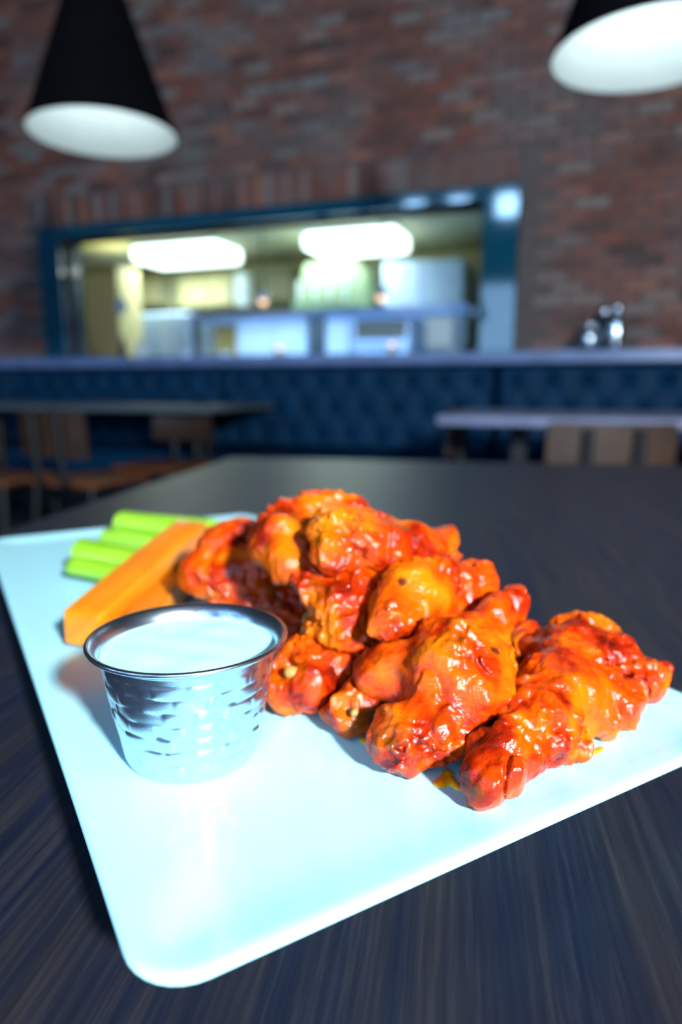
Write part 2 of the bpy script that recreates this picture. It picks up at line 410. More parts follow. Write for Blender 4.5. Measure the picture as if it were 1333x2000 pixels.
# teal frame round the pass
def frame_piece(name, u0, u1, z0, z1, v0, v1, parent):
    return MB().box(u0, u1, v0, v1, z0, z1, 0.006).build(name, 'teal', parent)
wf = empty('trim_1', P(0, 0, 0), ROOM); tag(wf, 'glossy teal painted frame around the kitchen pass', 'frame', kind='structure')
frame_piece('jamb', FU0, OU0, OZ0 - .03, FZ1, WALL_V - .035, WALL_V + .2, wf)
frame_piece('jamb', OU1, FU1, OZ0 - .03, FZ1, WALL_V - .035, WALL_V + .2, wf)
frame_piece('head', OU0, OU1, OZ1, FZ1, WALL_V - .035, WALL_V + .2, wf)
# ledge on top of the banquettes
LED_V0 = 4.16
lg = MB().box(U0 + .02, U1 - .02, LED_V0, WALL_V - .037, 1.005, 1.075, 0.008)
tag(lg.build('ledge', 'ledge', loc=(0, 0, 0), rotz=ROOM), 'long blue-grey ledge below the kitchen pass', 'ledge')

# tufted banquettes
MODW = 1.86
def banquette(u0, label, first=[None]):
    root = empty('banquette', P(u0, 0, 0), ROOM); tag(root, label, 'bench', 'teal tufted banquettes along the brick wall')
    MB().box(0.01, MODW - .01, 3.75, 4.45, 0.0, 0.16).build('plinth', 'black_metal', root)
    MB().box(0.006, MODW - .006, 3.68, 4.40, 0.16, 0.455, 0.03).build('seat', 'leather', root, smooth=True, angle=40)
    # tufted back
    nx, nz = 150, 46; x0, x1, z0, z1 = 0.012, MODW - .012, 0.456, 1.003
    X = np.linspace(x0, x1, nx); Z = np.linspace(z0, z1, nz)
    xx, zz = np.meshgrid(X, Z)
    dx, dz = (x1 - x0) / 9, 0.175
    btn = []
    for r_ in range(3):
        for k in range(10 if r_ % 2 else 9):
            bx = x0 + (k + (0.5 if r_ % 2 == 0 else 0)) * dx
            if x0 + .04 < bx < x1 - .04: btn.append((bx, 0.905 - r_ * dz))
    dep = np.zeros_like(xx)
    for (bx, bz) in btn:
        d = np.hypot(xx - bx, zz - bz); dep += 0.034 * np.exp(-(d / 0.035) ** 2)
    # diamond creases
    a_ = (xx - x0) / dx * 1.0; b_ = (zz - 0.905) / dz
    c1 = np.abs(((a_ * 1.0 + b_ * 0.5) % 1.0) - 0.5); c2 = np.abs(((a_ * 1.0 - b_ * 0.5) % 1.0) - 0.5)
    dep += 0.012 * np.exp(-(c1 / 0.09) ** 2) + 0.012 * np.exp(-(c2 / 0.09) ** 2)
    edge = np.minimum(np.minimum(xx - x0, x1 - xx), np.minimum(zz - z0, z1 - zz))
    dep += 0.05 * np.exp(-(edge / 0.02) ** 2)
    vv = 4.19 + dep
    vs = [(xx[j, i], vv[j, i], zz[j, i]) for j in range(nz) for i in range(nx)]
    fs = [(j * nx + i, j * nx + i + 1, (j + 1) * nx + i + 1, (j + 1) * nx + i) for j in range(nz - 1) for i in range(nx - 1)]
    n0 = len(vs)
    vs += [(x0, 4.45, z0), (x1, 4.45, z0), (x1, 4.45, z1), (x0, 4.45, z1)]
    fs += [(n0, n0 + 3, n0 + 2, n0 + 1)]
    fs += [tuple([n0, n0 + 1] + [i for i in range(nx - 1, -1, -1)]), tuple([n0 + 2, n0 + 3] + [(nz - 1) * nx + i for i in range(nx)]),
           tuple([n0 + 3, n0] + [j * nx for j in range(nz)]), tuple([n0 + 1, n0 + 2] + [j * nx + nx - 1 for j in range(nz - 1, -1, -1)])]
    MB().add(vs, fs).build('backrest', 'leather', root, smooth=True, angle=50)
    bm_ = MB().ball((0, 0, 0), 0.014, 10, 6, (1, .6, 1)).mesh('button', 'leather', True)
    for (bx, bz) in btn: link('button', bm_, root, (bx, 4.222, bz))
    return root
BU = [-4.27, -2.41, -0.55]
banquette(BU[0], 'teal tufted leather banquette behind the left dining table')
banquette(BU[1], 'teal tufted leather banquette in the middle, below the pass')
banquette(BU[2], 'teal tufted leather banquette behind the right dining table, below the shakers')
banquette(BU[0] - MODW, 'teal tufted leather banquette at the far left end')

# ------------------------------------------------------------------ kitchen behind the pass
KV1, KZ = 8.0, 2.34
struct('wall_kitchen', MB().box(-7.6, 1.2, KV1, KV1 + .1, 0, KZ), 'cream', 'cream back wall of the kitchen', 'wall')
struct('wall_kitchen_left', MB().box(-7.7, -7.6, WALL_V + .22, KV1 + .1, 0, KZ), 'cream', 'cream left wall of the kitchen', 'wall')
struct('wall_kitchen_right', MB().box(1.2, 1.3, WALL_V + .22, KV1 + .1, 0, KZ), 'cream', 'cream right wall of the kitchen', 'wall')
struct('ceiling_kitchen', MB().box(-7.7, 1.3, WALL_V + .22, KV1 + .1, KZ, KZ + .06), 'kceil', 'cream kitchen ceiling', 'ceiling')
def uz(x, y, v): return on_v(x, y, v)
def kbox(name, mat, px, v0, v1, label, cat, ground=None, parts=None, bev=0.012):
    """a kitchen thing whose front face covers the pixel box px at depth v0"""
    xa, ya, xb, yb = px
    u0 = uz(xa, (ya + yb) / 2, v0)[0]; u1 = uz(xb, (ya + yb) / 2, v0)[0]
    z1 = uz((xa + xb) / 2, ya, v0)[1]; z0 = uz((xa + xb) / 2, yb, v0)[1] if ground is None else ground
    root = empty(name, P((u0 + u1) / 2, v0, z0), ROOM); tag(root, label, cat)
    w = u1 - u0; h = z1 - z0
    MB().box(-w/2, w/2, 0, v1 - v0, 0, h, bev).build('body', mat, root)
    if parts: parts(root, w, h)
    return root
for (pa, pb, py, lab) in ((255, 420, 500, 'bright rectangular ceiling light at the left of the kitchen'), (590, 770, 470, 'bright rectangular ceiling light at the right of the kitchen')):
    u0, u1 = uz(pa, py, 6.4)[0], uz(pb, py, 6.4)[0]
    r = empty('ceiling_light', P((u0 + u1) / 2, 6.7, KZ), ROOM); tag(r, lab, 'ceiling light', 'kitchen ceiling lights')
    w = u1 - u0
    MB().box(-w/2 - .02, w/2 + .02, -.31, .31, -.03, 0, .008).build('housing', 'kwhite', r)
    MB().box(-w/2, w/2, -.29, .29, -.17, -.03, .02).build('diffuser', 'panel_light', r)
area('kitchen_light', P(-4.7, 6.7, KZ - .2), P(-4.7, 6.7, 0), 1.0, 0.6, 22, (0.86, 1.0, 0.85))
area('kitchen_light', P(-2.5, 6.7, KZ - .2), P(-2.5, 6.7, 0), 1.0, 0.6, 24, (0.86, 1.0, 0.92))
# left cream pillar, cabinets and hood
kbox('pillar', 'cream', (166, 520, 232, 690), 6.2, 6.6, 'cream kitchen pillar at the left edge of the pass', 'pillar', ground=0)
def doors(n, mat='cream'):
    def f(root, w, h):
        for k in range(n):
            d = MB().box(-w/2 + w * k / n + .015, -w/2 + w * (k + 1) / n - .015, -.02, 0, .02, h - .02, .005).build('door', mat, root)
            MB().box(-w/2 + w * (k + .85) / n - .01, -w/2 + w * (k + .85) / n + .01, -.045, -.02, h * .3, h * .5).build('handle', 'ksteel', d)
    return f
kbox('wall_cabinet', 'cream', (250, 540, 318, 597), 7.5, 7.98, 'cream wall cabinet at the back left of the kitchen', 'cabinet', parts=doors(2))
kbox('duct', 'kolive', (320, 536, 346, 606), 7.4, 7.9, 'narrow olive brown duct between cream cabinets', 'duct')
kbox('wall_cabinet', 'cream', (348, 536, 456, 600), 7.4, 7.9, 'wide cream wall cabinet right of the olive duct', 'cabinet', parts=doors(2))
kbox('wall_cabinet', 'kwhite', (458, 532, 484, 600), 7.25, 7.38, 'narrow pale cabinet in the middle of the kitchen', 'cabinet', parts=doors(1, 'kwhite'))
kbox('extractor_duct', 'kolive', (486, 522, 572, 590), 7.4, 7.9, 'dark olive extractor box beside the green-grey hood', 'duct')
# hood: tapered
def hood():
    v0 = 6.6
    u0, zt = uz(590, 512, v0); u1 = uz(680, 512, v0)[0]; b0, zb = uz(572, 598, v0); b1 = uz(684, 598, v0)[0]
    r = empty('extractor_hood', P((u0 + u1) / 2, v0, zb), ROOM); tag(r, 'pale green-grey tapered extractor hood in the kitchen', 'hood')
    cu = (u0 + u1) / 2; h = zt - zb
    vs = [(b0 - cu, 0, 0), (b1 - cu, 0, 0), (b1 - cu, .9, 0), (b0 - cu, .9, 0), (u0 - cu, .1, h), (u1 - cu, .1, h), (u1 - cu, .8, h), (u0 - cu, .8, h)]
    MB().add(vs, [(0, 1, 2, 3), (4, 5, 6, 7), (0, 1, 5, 4), (1, 2, 6, 5), (2, 3, 7, 6), (3, 0, 4, 7)]).build('canopy', 'hood', r)
    MB().box(b0 - cu, b1 - cu, -.02, 0, -.05, 0.03).build('lip', 'hood', r)
    for k in range(4):
        x = (b0 - cu) * .8 + k * (b1 - b0) * .27
        MB().box(x - .012, x + .012, -.012, .02, .03, h * .55).build('rib', 'kwhite', r)
hood()
kbox('shelf_cabinet', 'kolive', (690, 512, 742, 592), 7.55, 7.95, 'olive cabinet between the hood and the pale refrigerator', 'cabinet')
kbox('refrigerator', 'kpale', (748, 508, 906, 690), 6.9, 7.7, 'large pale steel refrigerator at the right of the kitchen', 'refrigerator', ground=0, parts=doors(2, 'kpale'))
# steel pass shelf with posts
def pass_shelf():
    v0 = 5.5
    ua, zt = uz(372, 603, v0); ub = uz(918, 583, v0)[0]
    zb = 1.42; zt2 = 1.47
    r = empty('pass_shelf', P(0, v0, 0), ROOM); tag(r, 'long steel overshelf on dark posts behind the pass', 'shelf')
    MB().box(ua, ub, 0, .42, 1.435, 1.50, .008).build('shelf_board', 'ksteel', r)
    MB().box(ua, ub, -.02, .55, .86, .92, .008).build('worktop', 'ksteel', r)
    for px in (378, 606, 626, 914):
        u = uz(px, 650, v0)[0]
        MB().box(u - .025, u + .025, .02, .07, .92, 1.435).build('post', 'kdark', r)
    area('undershelf_light', P((ua + ub) / 2, v0 + .2, 1.43), P((ua + ub) / 2, v0 + .6, 0.9), 2.6, .2, 22, (0.6, 0.85, 1.0))
    for px in (612, 800):
        u = uz(px, 650, v0)[0]; MB().box(u - .03, u + .03, .05, .5, 0, .86).build('leg', 'kdark', r)
pass_shelf()
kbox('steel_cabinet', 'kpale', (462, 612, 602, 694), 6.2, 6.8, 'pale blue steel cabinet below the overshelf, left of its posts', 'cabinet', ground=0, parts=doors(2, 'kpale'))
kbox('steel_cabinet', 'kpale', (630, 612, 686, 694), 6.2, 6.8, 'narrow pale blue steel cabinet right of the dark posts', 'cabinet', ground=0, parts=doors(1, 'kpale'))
def oven_parts(root, w, h):
    MB().box(-w * .45, w * .45, -.02, 0, h - .20, h - .03, .004).build('oven_window', 'kdark', root)
    MB().tube([(-w * .4, -.05, h - .24), (w * .4, -.05, h - .24)], .012).build('handle', 'ksteel', root)
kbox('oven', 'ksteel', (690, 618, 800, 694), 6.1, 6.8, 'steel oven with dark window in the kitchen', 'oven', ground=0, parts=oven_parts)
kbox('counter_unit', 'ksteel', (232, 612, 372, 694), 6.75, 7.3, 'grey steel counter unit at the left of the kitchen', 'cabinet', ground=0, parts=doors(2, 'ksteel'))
# small things on the pass worktop
def lathe_thing(name, prof, mat, loc, label, cat, extra=None, n=24, group=None):
    r = empty(name, loc, ROOM); tag(r, label, cat, group)
    MB().lathe(prof, n).build('body', mat, r, smooth=True, angle=50)
    if extra: extra(r)
    return r
def on_top(px, v, z): return P(uz(px, 660, v)[0], v, z)
SILL = 0.92
kbox('takeout_box', 'kwhite', (832, 618, 912, 678), 5.35, 5.45, 'pale white carton standing at the right of the pass', 'box', bev=.01)
# heat lamps hanging over the pass
def heat_lamp(px, py, v, label):
    u, z = uz(px, py, v)
    r = empty('heat_lamp', P(u, v, z), ROOM); tag(r, label, 'lamp', 'heat lamps over the pass')
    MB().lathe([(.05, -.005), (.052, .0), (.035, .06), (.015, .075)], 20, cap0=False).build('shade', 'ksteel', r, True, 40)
    MB().ball((0, 0, -.004), .038).build('bulb', 'warm_bulb', r, True)
    MB().tube([(0, 0, .07), (0, 0, max(.12, KZ - z))], .006, 8).build('cord', 'black_metal', r)
heat_lamp(746, 578, 5.3, 'small warm heat lamp over the right half of the pass')
heat_lamp(514, 586, 5.3, 'small warm heat lamp over the left half of the pass')
def warm_dish(px, py, v, lab, mat='warm_bulb'):
    u, z = uz(px, py, v)
    r = empty('tea_light', P(u, v, z - .03), ROOM); tag(r, lab, 'tea light', 'warm lights on the pass')
    MB().lathe([(.03, 0), (.036, .004), (.04, .05), (.036, .05), (.03, .01)], 20, cap1=True).build('holder', 'kwhite', r, True, 40)
    MB().ball((0, 0, .045), .028).build('flame_glow', mat, r, True)
warm_dish(766, 682, 4.62, 'small warm glowing light on the right of the pass sill')
warm_dish(546, 688, 4.62, 'small warm glowing light in the middle of the pass sill')
def pan():
    u, z = uz(236, 597, 6.17)
    r = empty('hanging_pan', P(u, 6.17, z), ROOM); tag(r, 'round shiny pan hanging on the cream pillar', 'pan')
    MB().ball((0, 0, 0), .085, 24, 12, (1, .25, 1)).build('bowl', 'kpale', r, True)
    MB().tube([(0, 0, .08), (0, 0, .2)], .009, 8).build('handle', 'kdark', r)
pan()
u, _ = uz(240, 665, 4.62); 
lathe_thing('sauce_bottle', [(.03, 0), (.032, .01), (.032, .11), (.014, .14), (.013, .17), (.011, .172)], 'kbrown', P(u, 4.62, 1.06 + .0), 'small dark brown bottle at the left of the pass sill', 'bottle',
            lambda r: MB().lathe([(.015, .172), (.015, .19), (.012, .193)], 16).build('cap', 'kdark', r, True, 40))
u, _ = uz(276, 660, 4.62)
lathe_thing('white_jar', [(.035, 0), (.05, .02), (.055, .06), (.045, .10), (.03, .12)], 'kwhite', P(u, 4.62, 1.06), 'round white jar beside the brown bottle on the pass sill', 'jar',
            lambda r: MB().lathe([(.034, .12), (.034, .135), (.012, .142), (.01, .155)], 16).build('lid', 'kpale', r, True, 40))
u, _ = uz(182, 682, 4.60)
r = empty('tray_stack', P(u, 4.62, 1.06), ROOM); tag(r, 'low black stack of trays at the left end of the pass sill', 'tray')
for k in range(3): MB().box(-.09, .09, -.05, .05, k * .017, k * .017 + .014, .005).build('tray', 'kdark', r)
for k, px in enumerate((330, 352, 392, 430)):
    u, _ = uz(px, 660, 5.7)
    lathe_thing('container', [(.05, 0), (.055, .01), (.06, .2 + .03 * (k % 2)), (.055, .205 + .03 * (k % 2))], ['ksteel', 'kwhite', 'kpale', 'kwhite'][k], P(u, 5.75, SILL),
                ['leftmost steel container on the kitchen worktop', 'second pale container from the left on the kitchen worktop', 'third pale blue container on the kitchen worktop', 'fourth pale container on the kitchen worktop, nearest the steel cabinet'][k], 'container',
                lambda r, k=k: MB().lathe([(.063, .205 + .03 * (k % 2)), (.063, .22 + .03 * (k % 2)), (.02, .225 + .03 * (k % 2))], 20).build('lid', 'ksteel', r, True, 40), group='containers on the kitchen worktop')

# shakers on the ledge
def shaker(px, v, z, kind, label):
    u, _ = uz(px, 660, v); r = empty('shaker', P(u, v, z), ROOM); r.scale = (1.45, 1.45, 1.45); tag(r, label, 'shaker', 'condiment shakers on the ledge')
    if kind == 'round':
        MB().lathe([(.02, 0), (.034, .008), (.043, .035), (.040, .062), (.028, .078), (.022, .082)], 28).build('body', 'chrome', r, True, 40)
        MB().lathe([(.023, .082), (.024, .098), (.016, .108), (.004, .111)], 20).build('cap', 'chrome', r, True, 40)
    else:
        MB().lathe([(.028, 0), (.031, .006), (.031, .10), (.022, .13), (.016, .14)], 28).build('body', 'chrome' if kind == 'tall' else 'glass_dark', r, True, 40)
        MB().lathe([(.018, .14), (.020, .146), (.020, .165), (.012, .176), (.003, .178)], 20).build('cap', 'chrome', r, True, 40)
shaker(1152, 4.25, 1.075, 'round', 'round shiny shaker at the left of the group on the ledge')
shaker(1203, 4.25, 1.075, 'tall', 'tall shiny shaker at the right of the group on the ledge')
shaker(1179, 4.375, 1.075, 'dark', 'dark glass bottle with shiny cap behind the two shakers')

# ------------------------------------------------------------------ pendant lamps
def pendant(px, py, diam, label, energy):
    # rim centre from its pixel and a rim height of 1.53 m
    c = on_z(px, py, 1.53)
    r = empty('pendant_lamp', (float(c[0]), float(c[1]), 1.53)); tag(r, label, 'pendant lamp', 'black cone pendant lamps')
    R = diam / 2; h = diam * 1.27; rt = R * 0.09
    sh = MB().lathe([(R, 0), (rt, h), (rt * .4, h + .012)], 64, cap0=False); sh.build('shade', 'lamp_black', r, True, 50)
    MB().lathe([(R - .001, .0005), (R - .004, .0008), (rt * .8, h - .012)], 64, cap0=False).build('shade_lining', 'lamp_white', r, True, 50)
    MB().lathe([(.018, h * .50), (.03, h * .44), (.034, h * .38), (.026, h * .33), (.006, h * .31)], 24).build('bulb', 'bulb', r, True)
    MB().lathe([(.019, h * .5), (.019, h * .78)], 20).build('socket', 'lamp_black', r, True, 40)
    MB().tube([(0, 0, h + .01), (0, 0, CEIL - 1.53)], .004, 8).build('cord', 'lamp_black', r)
    l = bpy.data.lights.new('pendant_light', 'POINT'); l.energy = energy; l.color = (0.78, 0.95, 1.0); l.shadow_soft_size = .03
    lo = bpy.data.objects.new('pendant_light', l); COL.objects.link(lo); lo.parent = r; lo.location = (0, 0, h * .26)
pendant(202, 264, .385, 'black cone pendant lamp with white inside, at the upper left', .62)
pendant(1272, 104, .385, 'black cone pendant lamp with white inside, cut by the upper right corner', .95)

# ------------------------------------------------------------------ back tables and chairs
def back_table(u0, u1, v0, v1, ztop, mat, label):
    r = empty('dining_table', P((u0 + u1) / 2, (v0 + v1) / 2, 0), ROOM); tag(r, label, 'table', 'dining tables along the banquette')
    w, d = (u1 - u0) / 2, (v1 - v0) / 2
    MB().box(-w, w, -d, d, ztop - .035, ztop, .005).build('tabletop', mat, r)
    for sx in (-1, 1):
        x = sx * (w - .28)
        MB().box(x - .035, x + .035, -.035, .035, .02, ztop - .035, .006).build('leg', 'black_metal', r)
        MB().box(x - .28, x + .28, -.04, .04, 0, .03, .006).build('foot', 'black_metal', r)
        MB().box(x - .04, x + .04, -d * .8, d * .8, 0, .03, .006).build('foot', 'black_metal', r)
    return r
def uv_at(px, y, z):
    w = on_z(px, y, z); c, s = math.cos(-ROOM), math.sin(-ROOM)
    return w[0] * c - w[1] * s, w[0] * s + w[1] * c
a = uv_at(412, 794, .765)
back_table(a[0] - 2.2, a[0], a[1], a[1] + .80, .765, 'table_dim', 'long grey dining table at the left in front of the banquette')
b = uv_at(853, 812, .765)
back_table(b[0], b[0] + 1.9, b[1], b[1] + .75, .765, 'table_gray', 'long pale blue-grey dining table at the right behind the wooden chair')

def chair_proto():
    r = empty('dining_chair', (0, 0, 0))
    W = .19
    MB().box(-W, W, -.19, .20, .43, .455, .008).build('seat', 'seat_wood', r)
    n = 9; vs = []; fs = []
    for j, zz in enumerate((.565, .575, .76, .77)):
        for i in range(n):
            x = -W + 2 * W * i / (n - 1); y = -.215 - .012 * ((zz - .45) / .3) - .018 * (1 - (x / W) ** 2) + .01
            ins = .004 if j in (0, 3) else 0
            vs += [(x, y, zz), (x, y + .014 - ins, zz)]
    for j in range(3):
        for i in range(n - 1):
            q = lambda jj, ii, k: (jj * n + ii) * 2 + k
            fs += [(q(j, i, 0), q(j, i + 1, 0), q(j + 1, i + 1, 0), q(j + 1, i, 0)), (q(j, i, 1), q(j + 1, i, 1), q(j + 1, i + 1, 1), q(j, i + 1, 1))]
            if j == 0: fs.append((q(0, i, 0), q(0, i, 1), q(0, i + 1, 1), q(0, i + 1, 0)))
            if j == 2: fs.append((q(3, i, 0), q(3, i + 1, 0), q(3, i + 1, 1), q(3, i, 1)))
        for i in (0, n - 1): fs.append((q(j, i, 0), q(j + 1, i, 0), q(j + 1, i, 1), q(j, i, 1)))
    MB().add(vs, fs).build('backrest', 'chair_wood', r, True, 40)
    for sx in (-1, 1):
        MB().tube([(sx * .075, -.19, .42), (sx * .075, -.236, .47), (sx * .075, -.252, .755)], .016, 10).build('back_post', 'black_metal', r, True, 40)
        MB().tube([(sx * .165, -.17, .43), (sx * .185, -.21, 0)], .013, 10).build('leg', 'black_metal', r, True, 40)
        MB().tube([(sx * .165, .17, .43), (sx * .185, .20, 0)], .013, 10).build('leg', 'black_metal', r, True, 40)
        MB().tube([(sx * .172, -.17, .22), (sx * .172, .17, .22)], .008, 8).build('stretcher', 'black_metal', r, True, 40)
    MB().box(-.17, .17, -.17, .17, .415, .43).build('seat_frame', 'black_metal', r)
    return r
proto = chair_proto(); used = []
def chair(px, Y, rot, label):
    o = proto if not used else copy_tree(proto); used.append(1)
    o.location = ((px - 666.5) / 1356 * Y, Y, 0); o.rotation_euler = (0, 0, rot)
    tag(o, label, 'chair', 'wooden chairs at the dining tables'); return o
chair(1166, 2.28, math.radians(-6), 'brown wooden chair with dark posts in front of the right table')
chair(166, 3.20, math.radians(-24), 'brown wooden chair in front of the left table, nearest its leg')
chair(-20, 3.25, math.radians(-14), 'brown wooden chair cut by the left edge of the picture')
chair(806, 3.28, math.radians(72), 'brown wooden chair seen edge-on between the two back tables')
chair(310, 3.75, math.radians(160), 'orange brown wooden chair under the left table, facing the viewer')

# ------------------------------------------------------------------ the front table
TT = 0.7435
fl = np.array([-0.2180, 1.3390])
t = empty('table', (float(fl[0]), float(fl[1]), 0), TABLE_ROT); tag(t, 'dark brown wood grain table carrying the white plate', 'table')
MB().box(0, 1.5, -1.75, 0, TT - .035, TT, .003).build('tabletop', 'wood', t)
for sx in (.3, 1.2):
    MB().box(sx - .05, sx + .05, -.93, -.83, .03, TT - .035, .008).build('leg', 'black_metal', t)
    MB().box(sx - .06, sx + .06, -1.4, -.36, 0, .03, .006).build('foot', 'black_metal', t)

# ------------------------------------------------------------------ plate
PF = 0.764                                     # height of the plate floor
PA = math.radians(30.3)
FL = np.array([-0.0392, 0.1130])
PW, PL = 0.2185, 0.468
def plate():
    r0 = 0.0145
    def ring(ins, z, n=8):
        r = max(r0 - ins, 0.006); x0, x1, y0, y1 = ins, PW - ins, ins, PL - ins; out = []
        for (cx, cy, a0) in ((x1 - r, y0 + r, -PI/2), (x1 - r, y1 - r, 0), (x0 + r, y1 - r, PI/2), (x0 + r, y0 + r, PI)):
            for k in range(n + 1):
                a_ = a0 + (PI / 2) * k / n; out.append((cx + r * math.cos(a_), cy + r * math.sin(a_), z))
        return out
    prof = [(.040, .7450), (.038, .7435), (.035, .7435), (.033, .7450), (.026, .7520), (.010, .7595), (.002, .7632), (.0003, .7645), (0, .7654), (.0006, .7662), (.0022, .7666),
            (.0045, .7664), (.009, .7655), (.014, .7647), (.019, .7642), (.023, .76405), (.027, .7640)]
    vs = []; fs = []
    for p in prof: vs += ring(*p)
    n = len(vs) // len(prof)
    for k in range(len(prof) - 1):
        for i in range(n): j = (i + 1) % n; fs.append((k * n + i, k * n + j, (k + 1) * n + j, (k + 1) * n + i))
    fs.append(tuple(range(n - 1, -1, -1))); fs.append(tuple(range((len(prof) - 1) * n, len(prof) * n)))
    o = MB().add([(x, y, z - TT) for x, y, z in vs], fs).build('plate', 'plate', None, True, 60, loc=(float(FL[0]), float(FL[1]), TT), rotz=PA)
    tag(o, 'large white rectangular plate with raised rim on the dark table', 'plate')
plate()

# ------------------------------------------------------------------ ramekin with dip
def ramekin():
    cx, cy = -0.0497, 0.2110
    root = empty('ramekin', (cx, cy, PF)); tag(root, 'small hammered steel cup filled with white dip', 'cup')
    nA = 288
    rng = np.random.RandomState(3)
    H0 = 0.041
    def base_r(z):
        t_ = z / 0.0385; return 0.0214 + (0.0282 - 0.0214) * t_ ** 0.95
    # outer wall with offset rows of hammered, pillowed rectangles
    rows = 7; zA, zB = 0.0035, 0.0352; nb = 17
    amp = rng.uniform(-1, 1, (rows, nb)); til = rng.uniform(-1, 1, (rows, nb))
    prof = []
    zs = list(np.linspace(0.0, 0.0035, 6)) + list(np.linspace(0.0035, 0.0352, 78))[1:] + list(np.linspace(0.0352, 0.0378, 6))[1:]
    ang = np.linspace(0, 2 * PI, nA, endpoint=False)
    V = []; 
    V.append(np.stack([0.0175 * np.cos(ang), 0.0175 * np.sin(ang), np.full(nA, 0.0006)], 1))
    for z_ in zs:
        r = np.full(nA, base_r(z_))
        if z_ < 0.0035: r -= 0.0022 * (1 - math.sqrt(max(0, 1 - ((0.0035 - z_) / 0.0035) ** 2)))
        if zA <= z_ <= zB:
            q = (z_ - zA) / (zB - zA) * rows; k = min(int(q), rows - 1); fz = q - k
            off = 0.5 * (k % 2) + 0.13 * k
            cc = (ang / (2 * PI) * nb + off) % nb; ci = cc.astype(int) % nb; fx = cc - np.floor(cc)
            pill = (1 - (2 * fz - 1) ** 4) * (1 - (2 * fx - 1) ** 6)
            r += 0.00020 * pill * (0.3 + 1.2 * amp[k, ci]) + 0.00055 * til[k, ci] * (fx - .5) * pill * 2
            r += 0.00008 * (1 - (2 * fz - 1) ** 2)
        V.append(np.stack([r * np.cos(ang), r * np.sin(ang), np.full(nA, z_)], 1))
    # neck, flared rolled lip, inside wall
    for (r, z_) in [(0.0287, .0380), (0.0296, .0387), (0.0308, .0393), (0.0316, .0396), (0.0321, .0401), (0.0322, .0407), (0.0319, .0412), (0.0313, .0413), (0.0307, .0411), (0.0299, .0404),
                    (0.0289, .0392), (0.0281, .0378), (0.0276, .0360), (0.0262, .028), (0.0236, .015), (0.0208, .0035), (0.019, .0016)]:
        V.append(np.stack([r * np.cos(ang), r * np.sin(ang), np.full(nA, z_)], 1))
    nR = len(V); vs = np.concatenate(V).tolist(); fs = []
    for k in range(nR - 1):
        for i in range(nA): j = (i + 1) % nA; fs.append((k * nA + i, k * nA + j, (k + 1) * nA + j, (k + 1) * nA + i))
    fs.append(tuple(range(nA - 1, -1, -1))); fs.append(tuple(range((nR - 1) * nA, nR * nA)))
    MB().add(vs, fs).build('cup', 'cup', root, True, 70)
    # the dip, a thing of its own
    d = empty('ranch_dip', (cx, cy, PF + .0017)); tag(d, 'creamy white dip inside the steel cup', 'dip')
    mb = MB(); prof = [(.0188, 0), (.0207, .0022), (.0234, .0135), (.0259, .0262), (.0272, .0340), (.0277, .03515), (.0270, .0350)]
    n = 96; vs = []; fs = []
    for (r, z_) in prof: vs += [(r * math.cos(a_), r * math.sin(a_), z_) for a_ in np.linspace(0, 2 * PI, n, endpoint=False)]
    rr = np.linspace(.0262, .0004, 26)
    for q, r in enumerate(rr):
        for a_ in np.linspace(0, 2 * PI, n, endpoint=False):
            x, y = r * math.cos(a_), r * math.sin(a_)
            z_ = .0350 + .0004 * (1 - (r / .027) ** 2) + .00022 * math.sin(x * 260 + 1.3 * math.sin(y * 190)) * (1 - (r / .027) ** 4) + .00015 * math.sin(y * 410 + x * 130)* (1 - (r / .027) ** 4)
            vs.append((x, y, z_))
    K = len(prof) + len(rr)
    for k in range(K - 1):
        for i in range(n): j = (i + 1) % n; fs.append((k * n + i, k * n + j, (k + 1) * n + j, (k + 1) * n + i))
    fs.append(tuple(range(n - 1, -1, -1))); fs.append(tuple(range((K - 1) * n, K * n)))
    MB().add(vs, fs).build('surface', 'ranch', d, True, 60)
    fl_ = MB().ball((0, 0, 0), .00035, 8, 5, (1.4, 1, .4)).mesh('fleck', 'herb', True)
    for (px, py) in ((318, 1232), (323, 1246), (229, 1264), (432, 1222), (350, 1228)):
        w = on_z(px, py, PF + .0372); link('herb_fleck', fl_, d, (w[0] - cx, w[1] - cy, .03555))
ramekin()

# ------------------------------------------------------------------ chicken wings: implicit bodies meshed with surface nets
_LAT = np.random.RandomState(11).uniform(-1, 1, (32, 32, 32))
def vnoise(p, scale, seed):
    q = p / scale + np.array([seed * 7.31, seed * 3.17, seed * 5.77]); i = np.floor(q).astype(int); f_ = q - i
    f_ = f_ * f_ * (3 - 2 * f_); i0 = i % 32; i1 = (i + 1) % 32; out = 0
    for a_ in (0, 1):
        for b_ in (0, 1):
            for c_ in (0, 1):
                w = (f_[:, 0] if a_ else 1 - f_[:, 0]) * (f_[:, 1] if b_ else 1 - f_[:, 1]) * (f_[:, 2] if c_ else 1 - f_[:, 2])
                out = out + w * _LAT[(i1 if a_ else i0)[:, 0], (i1 if b_ else i0)[:, 1], (i1 if c_ else i0)[:, 2]]
    return out
def px_at(x, y, h):                            # pixel + height of the centre above the plate floor
    return on_z(x, y, PF + h)
FAT = 1.13
def blob(x, y, r, h):
    c = px_at(x, y, h); dep = c[1] * math.cos(PITCH) - (c[2] - CAM_Z) * math.sin(PITCH)
    return (*c, FAT * r * dep / FPX)
def seg_sdf(p, a_, b_):                        # round cone, approximated by interpolating the radius
    A = np.array(a_[:3]); B = np.array(b_[:3]); ab = B - A; L = max(ab @ ab, 1e-12)
    t_ = np.clip(((p - A) @ ab) / L, 0, 1)
    return np.linalg.norm(p - A - t_[:, None] * ab, axis=1) - (a_[3] + (b_[3] - a_[3]) * t_)
